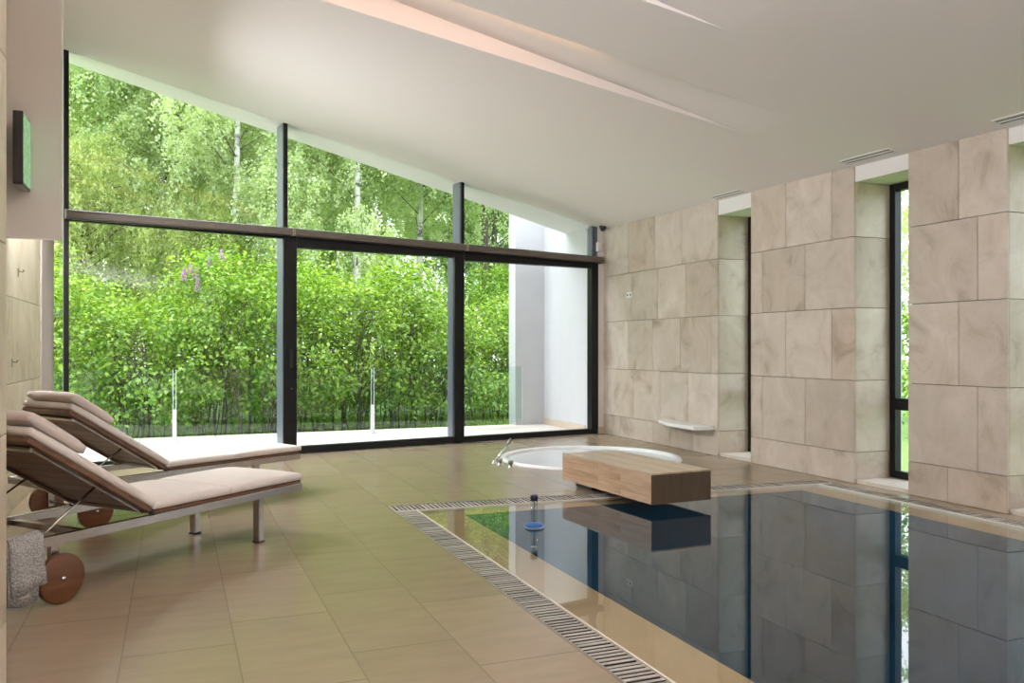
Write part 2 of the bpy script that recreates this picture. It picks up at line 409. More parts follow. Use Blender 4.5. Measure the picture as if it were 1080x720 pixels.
def grating(name, a0, a1, b0, b1, label):
    """slats laid across the channel between outer edge a0-a1 and inner edge b0-b1"""
    r = empty(name, (*a0, 0)); tag(r, label, 'drain grating', 'overflow gratings round the pool')
    def off(p): return Vector((p[0]-a0[0], p[1]-a0[1], 0))
    A0, A1, B0, B1 = map(off, (a0, a1, b0, b1))
    n = int((A1-A0).length/.033); mb = MB()
    for i in range(n):
        f0 = (i+.14+random.uniform(-.07, .07))/n; f1 = f0+.56/n
        zt = random.uniform(-.004, -.001)
        q = [A0.lerp(A1, f0), A0.lerp(A1, f1), B0.lerp(B1, f1), B0.lerp(B1, f0)]
        mb.mi = 0; mb.hexa([(p.x, p.y, -.0045) for p in q]+[(p.x, p.y, zt) for p in q])
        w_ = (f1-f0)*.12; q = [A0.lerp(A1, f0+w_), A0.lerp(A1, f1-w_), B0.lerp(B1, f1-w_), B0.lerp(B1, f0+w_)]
        mb.mi = 1; mb.hexa([(p.x, p.y, -.03) for p in q]+[(p.x, p.y, -.005) for p in q])  # lower part of each slat coloured dark, painting the shade in the gaps
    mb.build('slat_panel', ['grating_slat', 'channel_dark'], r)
    mb = MB(); d = (B0-A0).normalized()
    mb.hexa([(p.x, p.y, -.05) for p in (B0-d*.004, B1-d*.004, B1+d*.005, B0+d*.005)]+[(p.x, p.y, .003) for p in (B0-d*.004, B1-d*.004, B1+d*.005, B0+d*.005)])
    tag(mb.build('water_lip', 'lip_white', r), 'pale lip between slats and water')
    mb = MB()
    mb.hexa([(p.x, p.y, -.05) for p in (A0, A1, A1+d*.006, A0+d*.006)]+[(p.x, p.y, .001) for p in (A0, A1, A1+d*.006, A0+d*.006)])
    mb.build('frame_edge', 'grey_metal', r)
    return r
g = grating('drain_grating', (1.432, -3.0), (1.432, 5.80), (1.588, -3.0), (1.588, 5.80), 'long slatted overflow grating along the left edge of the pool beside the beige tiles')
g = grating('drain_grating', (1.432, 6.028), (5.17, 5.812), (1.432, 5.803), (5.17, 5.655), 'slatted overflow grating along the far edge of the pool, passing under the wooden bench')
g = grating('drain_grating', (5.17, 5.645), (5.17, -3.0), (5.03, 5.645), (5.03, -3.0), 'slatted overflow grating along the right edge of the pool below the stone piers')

# ------------------------------------------------------------------ ceiling with two wedge recesses
def slot(tipx, aY, aS, bY, bS, xl):
    return dict(xl=xl, xt=tipx, A=lambda x: aY+aS*(x-tipx), B=lambda x: bY+bS*(x-tipx))
S1 = slot(4.325, 5.656, -.0695, 5.105, -.043, -.75)
S2 = slot(3.14, 4.318, -.0695, 3.881, -.043, -.75)
holes = []
for S in (S1, S2):
    S['q'] = [(S['xl'], S['A'](S['xl'])), (S['xt'], S['A'](S['xt'])), (S['xt'], S['B'](S['xt'])), (S['xl'], S['B'](S['xl']))]
    holes.append(S['q'])
ceil_out = [(-1.4, YB-.2), (XR+.02, YB-.2), (XR+.02, W(TR+.02, 0, 0)[1]+.06), W(TL-.2, .02, 0)[:2], (-1.4, 8.9)]
ce = struct(cut_plane('ceiling', ceil_out, holes, cz, ['ceiling_paint']))
mb = MB()
for S in (S1, S2):
    xs = [S['xl']+(S['xt']-S['xl'])*i/24 for i in range(25)]
    up = lambda x, S=S: .0545*(S['xt']-x)
    for x0, x1 in zip(xs, xs[1:]):
        a0, a1, b0, b1 = S['A'](x0), S['A'](x1), S['B'](x0)-.02*(S['xt']-x0), S['B'](x1)-.02*(S['xt']-x1)
        mb.poly([(x0, a0, cz(x0, a0)), (x1, a1, cz(x1, a1)), (x1, a1, cz(x1, a1)+up(x1)+1e-4), (x0, a0, cz(x0, a0)+up(x0)+1e-4)])
        mb.poly([(x0, b0, cz(x0, b0)), (x1, b1, cz(x1, b1)), (x1, b1, cz(x1, b1)+up(x1)+1e-4), (x0, b0, cz(x0, b0)+up(x0)+1e-4)])
        mb.poly([(x0, a0, cz(x0, a0)+up(x0)+1e-4), (x1, a1, cz(x1, a1)+up(x1)+1e-4), (x1, b1, cz(x1, b1)+up(x1)+1e-4), (x0, b0, cz(x0, b0)+up(x0)+1e-4)])
    for x0, x1 in zip(xs, xs[1:]):      # low upstand that hides the strip light
        b0, b1 = S['B'](x0), S['B'](x1)
        mb.poly([(x0, b0, cz(x0, b0)), (x1, b1, cz(x1, b1)), (x1, b1, cz(x1, b1)+.13*up(x1)+2e-5), (x0, b0, cz(x0, b0)+.13*up(x0)+2e-5)])
    x0 = S['xl']; a0, b0 = S['A'](x0), S['B'](x0)-.02*(S['xt']-x0)
    mb.poly([(x0, a0, cz(x0, a0)), (x0, b0, cz(x0, b0)), (x0, b0, cz(x0, b0)+up(x0)), (x0, a0, cz(x0, a0)+up(x0))])
o = mb.build('recess_lining', 'ceiling_paint', ce, merge=True)
for S, lab in ((S1, 'warm LED strip hidden in the larger ceiling recess nearer the window'), (S2, 'warm LED strip hidden in the smaller ceiling recess above the pool')):
    mb = MB(); x0, x1 = .1, S['xt']-1.6
    up = lambda x, S=S: .0545*(S['xt']-x)
    for xa, xb in ((x0, x1),):
        ya, yb = S['B'](xa)-.016*(S['xt']-xa), S['B'](xb)-.016*(S['xt']-xb)
        za, zb = cz(xa, ya)+.006, cz(xb, yb)+.006
        h_ = .001
        mb.hexa([(xa, ya, za), (xb, yb, zb), (xb, yb+.02, zb), (xa, ya+.02, za), (xa, ya, za+h_), (xb, yb, zb+h_), (xb, yb+.02, zb+h_), (xa, ya+.02, za+h_)])
    tag(mb.build('led_strip', 'led_warm'), lab, 'light')
# outside overhang
mb = MB()
inner = [W(TL-1.6, .03, 0)[:2], W(TR+.12, .03, 0)[:2]]
outer = [(5.45, 11.02), (4.39, 10.72), (-.974, 9.37), (-2.8, 8.92)]
mb.prism(inner+outer, lambda x, y: cz(x, y)+.004, lambda x, y: cz(x, y)+.35)
struct(mb.build('roof_overhang', 'soffit_paint'))
mb = MB(); mb.prism([(-1.5, YB-.3), (5.95, YB-.3), (5.95, 10.2), (-1.5, 8.85)], lambda x, y: cz(x, y)+.55, lambda x, y: cz(x, y)+.65)
struct(mb.build('roof', 'exterior_render'))

# ------------------------------------------------------------------ right wall: stone piers, reveals, side windows
mb = MB(); core = MB()
G_ = .0022
def slab_x(x, y0, y1, z0, z1, th=.02):      # stone facing -X
    mb.box((x, y0+G_, z0+G_), (x+th, y1-G_, z1-G_))
def pier(y0, y1, joints):
    top = lambda y: cz(XR, y)-.001
    core.box((XR+.018, y0+.018, 0), (5.80, y1-.018, 2.66))
    for k in range(5):
        z0, z1 = COURSES[k], COURSES[k+1]
        if k == 4: z1 = cz(XR, (y0+y1)/2)+.012
        js = sorted([y0-G_]+[j for j in joints[k] if y0+.02 < j < y1-.02]+[y1+G_])
        for a, b in zip(js, js[1:]): slab_x(XR, a, b, z0, z1)
        for (ya, yb) in ((y0, y0+.018), (y1-.018, y1)):    # reveals, one stone per course
            mb.box((XR+.0215, ya, z0+G_), (5.795, yb, z1-G_))
pier(7.50, 10.06, [[8.81, 7.95, 9.6], [9.87, 9.262, 8.639, 8.055], [9.391, 8.81, 8.205, 7.612], [9.309, 8.69, 8.10], [9.391, 8.76, 8.176]])
pier(5.565, 6.939, [[], [6.764, 6.162], [6.423, 5.827], [6.764, 6.162], [6.423, 5.827]])
pier(4.151, 4.995, [[4.636], [4.381], [4.538], [4.381], [4.538]])
ys = [3.58, 2.2, 1.63, .25, -.32, -1.7, -2.27, -3.65, -4.22, YB]
for i in range(0, 10, 2):
    a, b = ys[i+1], ys[i]
    pier(a, b, [[(a+b)/2], [a+.2, a+.8], [a+.5, a+1.1], [a+.2, a+.8], [a+.5, a+1.1]])
wr = struct(mb.build('wall_right', 'travertine', bevel=.0015, seg=1))
struct(core.build('wall_right_core', 'grout')).parent = wr
gaps = [(6.939, 7.50), (4.995, 5.565), (3.58, 4.151), (1.63, 2.2), (-.32, .25), (-2.27, -1.7), (-4.22, -3.65)]
for i, (y0, y1) in enumerate(gaps):
    zt = 2.545; zb = .035
    mb = MB(); mb.box((XR+.012, y0+.001, zt), (5.80, y1-.001, cz(XR, y1)+.03))
    o = struct(mb.build('trim_%d' % (i+1), 'plaster'))
    w = struct(empty('window_%d' % (i+2), (5.72, (y0+y1)/2, 0)))
    hy = (y1-y0)/2-.002; f = .062
    mb = MB()
    mb.box((0, -hy, zb), (.07, -hy+f, zt)); mb.box((0, hy-f, zb), (.07, hy, zt))
    mb.box((0, -hy+f, zb), (.07, hy-f, zb+.06)); mb.box((0, -hy+f, zt-.06), (.07, hy-f, zt)); mb.box((0, -hy+f, .615), (.07, hy-f, .715))
    mb.build('window_frame', 'anthracite', w, bevel=.003, seg=1)
    mb = MB(); mb.box((.03, -hy+f, .715), (.038, hy-f, zt-.06)); mb.build('glass_pane', 'window_glass', w)
    mb = MB(); mb.box((.03, -hy+f, zb+.06), (.038, hy-f, .615)); mb.build('glass_pane', 'window_glass', w)
    mb = MB(); mb.box((XR+.03, y0+.001, -.02), (5.80, y1-.001, .03)); struct(mb.build('trim_%d' % (i+11), 'stone_sill'))
mb = MB()
for y0, y1 in [(7.5, 10.25), (5.565, 6.939), (4.151, 4.995)]+[(ys[i+1], ys[i]) for i in range(0, 10, 2)]: mb.box((5.801, y0+.002, -.2), (5.866, y1-.002, 3.2))
struct(mb.build('wall_right_outside', 'exterior_render'))
# plaster corner between window and stone
mb = MB(); mb.prism([W(3.985, -.005, 0)[:2], (XR+.001, 10.055), (6.0, 10.055), (6.0, 10.3), W(4.06, .12, 0)[:2], W(3.985, .12, 0)[:2]], 0, 2.95)
struct(mb.build('wall_corner', 'plaster'))
mb = MB(); mb.prism([W(3.99, -.012, 0)[:2], (XR-.004, 10.04), (XR-.004, 10.065), W(3.99, .0, 0)[:2]], 0, .09)
struct(mb.build('baseboard_right', 'deck_skirt', bevel=.002, seg=1))

# ------------------------------------------------------------------ left wall, near pier, bulkhead, back wall
mb = MB(); core = MB()
core.box((XL-.3, 3.0, 0), (XL-.021, 8.16, 4.3))
zc = [0, .29, .895, 1.50, 2.105, 2.71, 3.315, 4.05]
for k in range(len(zc)-1):
    y = 8.16 - (.0 if k % 2 else .45); e = [8.16+G_]
    while y > 3.2:
        if y < 8.1: e.append(y)
        y -= .9 if True else 0
    e.append(3.1)
    for a, b in zip(e[1:], e): mb.box((XL-.02, a+G_, zc[k]+G_), (XL, b-G_, zc[k+1]-G_))
wl = struct(mb.build('wall_left', 'travertine_light', bevel=.0015, seg=1)); struct(core.build('wall_left_core', 'grout')).parent = wl
mb = MB(); mb.box((XL-.3, 8.16, 0), (XL+.012, 8.93, 4.2)); struct(mb.build('wall_left_plaster', 'plaster_taupe')).parent = wl
mb = MB(); mb.box((XL-.001, 6.5, 1.89), (-.719, 6.62, cz(-.9, 6.5)+.05)); struct(mb.build('bulkhead', 'plaster'))
mb = MB(); core = MB(); core.box((XL-.3, YB, 0), (XN-.019, 3.142, 4.3))
zc2 = [0, .26, .87, 1.484, 2.085, 2.69, 3.3, 4.1]
for k in range(len(zc2)-1):
    e = [3.16+G_]; y = 3.16-(.5 if k % 2 else .95)
    while y > YB: e.append(y); y -= .95
    e.append(YB)
    for a, b in zip(e[1:], e): mb.box((XN-.02, a+G_, zc2[k]+G_), (XN, b-G_, zc2[k+1]-G_))
    mb.box((XL-.3, 3.14, zc2[k]+G_), (XN-.0215, 3.16, zc2[k+1]-G_))
wn_ = struct(mb.build('wall_near', 'travertine_light', bevel=.0015, seg=1)); struct(core.build('wall_near_core', 'grout')).parent = wn_
# back wall: solid ends and a glazed middle
mb = MB(); mb.box((-1.4, YB-.2, 0), (6.0, YB, 4.3)); struct(mb.build('wall_back', 'travertine'))

# ------------------------------------------------------------------ main window wall
w1 = struct(empty('window_1', W(0, 0, 0)))
def WL(t, s, z):        # local to w1 (translation only)
    p = W(t, s, z); q = W(0, 0, 0); return (p[0]-q[0], p[1]-q[1], p[2])
def wtop(t, s=0): p = W(t, s, 0); return cz(p[0], p[1])
def wbox(mb, t0, t1, s0, s1, z0, z1):
    zz0 = z0 if callable(z0) else (lambda t: z0); zz1 = z1 if callable(z1) else (lambda t: z1)
    q = [(t0, s0), (t1, s0), (t1, s1), (t0, s1)]
    mb.hexa([WL(t, s, zz0(t)) for t, s in q]+[WL(t, s, zz1(t)) for t, s in q])
def ztr(t):             # underside of the blinds along the wall
    return float(np.interp(t, [TL, TM1, TM2, TR], [2.358, 2.342, 2.306, 2.268]))
def above(t): return wtop(t)-.001
for (t, wd, dp) in ((TM1-.02, .045, .24), (TM2+.005, .04, .22)):
    mb = MB(); wbox(mb, t-wd/2, t+wd/2, .0, .012, 0, above); wbox(mb, t-wd/2+.002, t+wd/2-.002, .0121, .03, 0, above)
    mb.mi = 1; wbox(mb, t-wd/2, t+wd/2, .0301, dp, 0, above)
    mb.build('mullion', ['anthracite', 'anthracite_sky_tint'], w1)
mb = MB(); wbox(mb, TL-.01, TL+.035, -.01, .08, 0, above); mb.build('jamb', 'anthracite', w1)
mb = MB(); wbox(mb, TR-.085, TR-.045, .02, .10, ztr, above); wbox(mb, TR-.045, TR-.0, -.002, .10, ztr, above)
mb.build('jamb', 'anthracite_sky_tint', w1)
mb = MB(); wbox(mb, TL+.03, TR, .0, .07, lambda t: ztr(t)-.015, lambda t: ztr(t)+.07); mb.build('transom', 'anthracite', w1)
mb = MB(); wbox(mb, TL+.03, TM1-.05, .0, .08, 0, .05); mb.build('bottom_rail', 'anthracite', w1)
gl = .03
for a, b in ((TL+.035, TM1-.042), (TM1+.003, TM2-.015), (TM2+.025, TR-.085)):
    mb = MB(); wbox(mb, a, b, gl, gl+.012, lambda t: ztr(t)+.07, lambda t: above(t)-.002); tag(mb.build('upper_pane', 'window_glass', w1))
mb = MB(); wbox(mb, TL+.035, TM1-.042, gl, gl+.012, .05, lambda t: ztr(t)-.015); mb.build('lower_pane', 'window_glass', w1)
# right fixed light: heavy black frame
mb = MB(); a, b = TM2+.025, TR
wbox(mb, b-.115, b-.003, -.012, .09, 0, lambda t: ztr(t)-.002); wbox(mb, a, b-.115, -.008, .09, 0, .07); wbox(mb, a, b-.115, -.008, .09, 2.195, lambda t: ztr(t)-.002)
mb.build('lower_frame', 'anthracite', w1, bevel=.003, seg=1)
mb = MB(); wbox(mb, a, b-.115, gl, gl+.012, .07, 2.195); mb.build('lower_pane', 'window_glass', w1)
# sliding door
d1 = struct(empty('door_1', W(0, 0, 0)))
mb = MB(); a, b = TM1+.004, TM2-.016
wbox(mb, a-.05, a+.095, -.012, .0, .0, lambda t: ztr(t)-.002)
wbox(mb, a, a+.095, .0, .10, .0, lambda t: ztr(t)-.002)
wbox(mb, b-.095, b, -.012, .03, .0, lambda t: ztr(t)-.002)
wbox(mb, a+.095, b-.095, -.012, .09, .0, .078); wbox(mb, a+.095, b-.095, -.012, .09, 2.222, lambda t: ztr(t)-.002)
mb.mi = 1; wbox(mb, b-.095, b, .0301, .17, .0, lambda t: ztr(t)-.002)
mb.build('door_frame', ['anthracite', 'anthracite_sky_tint'], d1, bevel=.003, seg=1)
mb = MB(); wbox(mb, a+.095, b-.095, gl+.01, gl+.022, .078, 2.222); mb.build('glass_pane', 'window_glass', d1)
mb = MB(); wbox(mb, a+.012, a+.042, -.045, -.012, .93, 1.13); mb.build('door_handle', 'black_plastic', d1, bevel=.006)
mb = MB(); wbox(mb, a+.03, a+.042, -.016, -.0125, .70, .712); mb.build('keyhole', 'steel', d1)
# roller blind cassettes
labs = ['brown roller blind cassette over the left window pane', 'brown roller blind cassette over the sliding glass door', 'brown roller blind cassette over the right window pane']
for (a, b), lab in zip(((TL-.0, TM1+.04), (TM1+.046, TM2+.018), (TM2+.024, TR+.03)), labs):
    r = empty('roller_blind', W(a, -.1, ztr(a))); tag(r, lab, 'roller blind', 'roller blinds on the window wall')
    base = Vector(W(a, -.1, ztr(a)))
    prof = [(-.015, .0), (-.082, .0), (-.094, .012), (-.098, .045), (-.088, .072), (-.070, .080), (-.015, .080)]
    mb = MB()
    for t0, t1 in ((a+.012, b-.012),):
        va = [mb.bm.verts.new(Vector(W(t0, s, ztr(t0)+z))-base) for s, z in prof]; vb = [mb.bm.verts.new(Vector(W(t1, s, ztr(t1)+z))-base) for s, z in prof]
        k = len(prof)
        for i in range(k): mb.bm.faces.new((va[i], va[(i+1) % k], vb[(i+1) % k], vb[i]))
        mb.bm.faces.new(va); mb.bm.faces.new(vb[::-1])
    mb.build('cassette', 'blind_cassette', r, bevel=.003, seg=2)
    for t0, t1 in ((a, a+.012), (b-.012, b)):
        mb = MB(); va = [mb.bm.verts.new(Vector(W(t0, s*1.03, ztr(t0)+z*1.06-.003))-base) for s, z in prof]; vb = [mb.bm.verts.new(Vector(W(t1, s*1.03, ztr(t1)+z*1.06-.003))-base) for s, z in prof]
        for i in range(k): mb.bm.faces.new((va[i], va[(i+1) % k], vb[(i+1) % k], vb[i]))
        mb.bm.faces.new(va); mb.bm.faces.new(vb[::-1]); mb.build('end_cap', 'blind_end', r)
    mb = MB(); va = [Vector(W(t, s, ztr(t)+z))-base for t, s, z in ((a+.03, -.075, -.012), (b-.03, -.075, -.012), (b-.03, -.045, -.012), (a+.03, -.045, -.012), (a+.03, -.075, .001), (b-.03, -.075, .001), (b-.03, -.045, .001), (a+.03, -.045, .001))]
    mb.hexa(va); tag(mb.build('bottom_bar', 'black_plastic', r), 'dark bar at the bottom')

# outside fin wall
mb = MB(); mb.box((5.20, 10.28, -.2), (5.5, 11.98, 3.55)); mb.box((4.73, 11.72, -.2), (5.2, 11.98, 3.55))
struct(mb.build('wall_outside', 'exterior_render'))
mb = MB(); mb.box((5.185, 10.32, -.012), (5.2, 11.719, .085)); struct(mb.build('baseboard_outside', 'deck_skirt'))

# glass balustrade: short white posts, frameless panes
for i, x in enumerate((-2.5, .0, 2.5)):
    lab = ['', 'short white fence post on the terrace seen through the left window pane', 'short white fence post on the terrace seen through the sliding door'][i]
    if i == 0: continue
    r = empty('fence_post', (x, 11.38, -.012)); tag(r, lab, 'fence post', 'white posts of the glass fence')
    mb = MB(); mb.box((-.024, -.03, .0), (.024, .03, .38)); mb.build('post_body', 'ledge_white', r, bevel=.004)
    mb = MB(); mb.box((-.045, -.05, .0), (.045, .05, .012)); mb.build('base_plate', 'ledge_white', r, bevel=.002)
for x0, x1, lab in ((-3.5, -.018, 'clear glass fence panel on the terrace left of the first white post'), (.018, 2.482, 'clear glass fence panel between the two white terrace posts'), (2.518, 4.7, 'clear glass fence panel between the right-hand post and the white outside wall')):
    mb = MB(); mb.box((x0, 11.374, .06), (x1, 11.386, .87))
    fe = tag(mb.build('glass_fence', 'fence_glass', bevel=.001, seg=1), lab, 'glass fence', 'glass fences on the terrace')
    for xe in (x0, x1):
        mb = MB(); mb.box((xe-.004, 11.3735, .06), (xe+.004, 11.3865, .871)); tag(mb.build('polished_edge', 'glass_edge', fe), 'pale polished glass edge')

# ------------------------------------------------------------------ spa tub
sp = empty('spa_tub', (SPA_C[0], SPA_C[1], 0)); tag(sp, 'round white sunken spa tub in the floor behind the wooden bench', 'spa tub')
mb = MB(); R = SPA_R
mb.lathe([(R-.075, -.03), (R-.07, .012), (R-.055, .024), (R-.02, .026), (R+.0, .018), (R+.008, .0), (R-.02, -.03)], seg=72, closed=True); mb.build('rim', 'white_acrylic', sp)
mb = MB(); mb.lathe([(R-.072, -.005), (R-.10, -.16), (R-.115, -.21), (R-.30, -.23), (R-.34, -.26), (R-.42, -.75), (R-.52, -.82), (.0001, -.84)], seg=72); mb.build('basin', 'acrylic_inside', sp, recalc=True)
mb = MB(); mb.lathe([(R-.098, -.125), (R-.086, -.118), (R-.086, -.105), (R-.10, -.11)], seg=72, closed=True); mb.build('step_line', 'white_acrylic', sp)
mb = MB(); mb.lathe([(R-.103, -.185), (.0001, -.185)], seg=72); tag(mb.build('spa_water', 'water', sp), 'clear water in the tub')
for a in (100, 205, 232, 60, 20):
    q = math.radians(a); M = Matrix.Rotation(q, 4, 'Z') @ Matrix.Rotation(-PI/2, 4, 'Y')
    mb = MB(); c = ((R-.10)*math.cos(q), (R-.10)*math.sin(q), -.10)
    mb.lathe([(.001, .022), (.018, .022), (.022, .026), (.036, .02), (.04, .0), (.04, -.02)], c, 20, M); mb.build('water_jet', 'chrome', sp)
# controls on the floor beside the tub
for (x, y, h_, lab) in ((2.955, 7.72, .062, 'chrome control knob next to the leaning hand shower'), (2.975, 7.49, .068, 'chrome control knob nearest the rim of the spa tub')):
    r = empty('control_knob', (x, y, 0)); tag(r, lab, 'knob', 'chrome spa controls')
    mb = MB(); mb.lathe([(.03, 0), (.03, .006), (.018, .010), (.018, h_*.55)], seg=20); mb.build('stem', 'chrome', r)
    mb = MB(); mb.lathe([(.012, h_*.55), (.025, h_*.56), (.026, h_*.98), (.022, h_*1.05), (.001, h_*1.06)], seg=20); mb.build('cap', 'grey_metal', r)
r = empty('hand_shower', (2.925, 7.80, 0)); tag(r, 'slim chrome hand shower leaning up from the floor beside the spa tub', 'hand shower')
dv = Vector((.185, .03, .205))
mb = MB(); mb.lathe([(.026, 0), (.026, .012), (.014, .02), (.014, .04)], seg=20); mb.build('socket', 'chrome', r)
mb = MB(); mb.tube([Vector((0, 0, .02)), Vector((0, 0, .02))+dv*.8], [.0085, .0095], 12); mb.build('handle', 'chrome', r)
mb = MB(); e = Vector((0, 0, .02))+dv*.78; mb.tube([e, e+dv*.12, e+dv*.26], [.010, .020, .021], 16); tag(mb.build('spray_head', 'grey_metal', r), 'dark grey spray head')

# ------------------------------------------------------------------ cantilevered wooden bench
br = empty('floating_bench', (3.08, 5.10, 0), math.radians(3.6)); tag(br, 'thick timber bench cantilevered over the far edge of the pool', 'bench')
Lb, Wb, z0, z1 = 1.285, .512, .053, .270
mb = MB(); mb.box((.0, .0, z0), (Wb, .006, z1-.012)); mb.build('end_panel', 'bench_end_wood', br)
mb = MB()
zz = [z0, z0+.052, z0+.108, z0+.158, z1-.012]
for a, b in zip(zz, zz[1:]):
    for ya, yb in ((.006, .72), (.7215, Lb)) if zz.index(a) % 2 else ((.006, .40), (.4015, Lb)):
        mb.box((0, ya, a+.0006), (.02, yb, b-.0006)); mb.box((Wb-.02, ya, a+.0006), (Wb, yb, b-.0006))
mb.build('side_panel', 'bench_side_wood', br, bevel=.001, seg=1)
mb = MB()
for i in range(6): mb.box((Wb*i/6+.0008, 0, z1-.0115), (Wb*(i+1)/6-.0008, Lb, z1))
mb.build('top_board', 'bench_top_wood', br, bevel=.001, seg=1)
mb = MB(); mb.box((.02, .006, z0+.004), (Wb-.02, Lb-.004, z1-.0125)); mb.build('core', 'bench_end_wood', br)
mb = MB(); mb.box((.10, .98, 0), (Wb-.10, Lb-.05, z0+.004)); tag(mb.build('plinth', 'black_plastic', br), 'dark recessed plinth under the back end')

# ------------------------------------------------------------------ floating pool thermometer
r = empty('pool_float', (2.144, 4.99, -.004)); tag(r, 'slim floating pool thermometer with navy cap and blue ring', 'pool thermometer')
mb = MB(); mb.lathe([(.0225, -.13), (.0225, .175)], seg=24); mb.build('tube', 'clear_tube', r)
mb = MB(); mb.lathe([(.001, -.155), (.016, -.15), (.0235, -.13), (.0235, -.125)], seg=24); mb.build('weight', 'grey_metal', r)
mb = MB(); mb.lathe([(.0245, .172), (.0245, .203), (.020, .207), (.001, .208)], seg=24); mb.build('cap', 'navy_plastic', r)
mb = MB(); mb.lathe([(.024, .002), (.05, .003), (.062, .009), (.060, .016), (.046, .024), (.026, .03), (.024, .03)], seg=32); mb.build('ring', 'blue_plastic', r)
mb = MB(); mb.lathe([(.024, -.012), (.05, -.010), (.065, .002), (.065, .007), (.05, .0025), (.024, .0015)], seg=32); tag(mb.build('ring_rim', 'pale_blue_plastic', r), 'pale rim of the ring')
mb = MB(); mb.tube([(0, 0, -.12), (0, 0, .17)], .003, 8); mb.build('gauge_stem', 'navy_plastic', r)

# ------------------------------------------------------------------ sun loungers
def cushion_mesh(mb, x0, x1, y0, y1, th, crown, nx=14, ny=10, M=None, r=.018):
    """soft box: pillow-like pad with rounded rim"""
    prof = []
    def P(x, y, z): return M(x, y, z) if M else (x, y, z)
    rows = []
    def edge(u): return (1-abs(2*u-1)**5)
    top, bot = [], []
    for i in range(nx+1):
        ta, ba = [], []
        for j in range(ny+1):
            u, v = i/nx, j/ny
            uu = .5-.5*math.cos(PI*u)*(.6+.4*abs(math.cos(PI*u))); vv = .5-.5*math.cos(PI*v)*(.6+.4*abs(math.cos(PI*v)))
            e = edge(uu)*edge(vv)
            x = x0+(x1-x0)*uu; y = y0+(y1-y0)*vv
            wob = .0018*math.sin(9*x+5*y)+.0016*math.sin(13*y-7*x)
            zt = th*.86+(th*.14+crown)*e**.6+wob*e
            zb = th*.14*(1-e**.5)
            ta.append(mb.bm.verts.new(P(x, y, zt))); ba.append(mb.bm.verts.new(P(x, y, zb)))
        top.append(ta); bot.append(ba)
    f = []
    for i in range(nx):
        for j in range(ny):
            f.append(mb.bm.faces.new((top[i][j], top[i+1][j], top[i+1][j+1], top[i][j+1])))
            f.append(mb.bm.faces.new((bot[i][j], bot[i][j+1], bot[i+1][j+1], bot[i+1][j])))
    for i in range(nx):
        f.append(mb.bm.faces.new((bot[i][0], bot[i+1][0], top[i+1][0], top[i][0]))); f.append(mb.bm.faces.new((top[i][ny], top[i+1][ny], bot[i+1][ny], bot[i][ny])))
    for j in range(ny):
        f.append(mb.bm.faces.new((bot[0][j+1], bot[0][j], top[0][j], top[0][j+1]))); f.append(mb.bm.faces.new((bot[nx][j], bot[nx][j+1], top[nx][j+1], top[nx][j])))
    for q in f: q.smooth = True

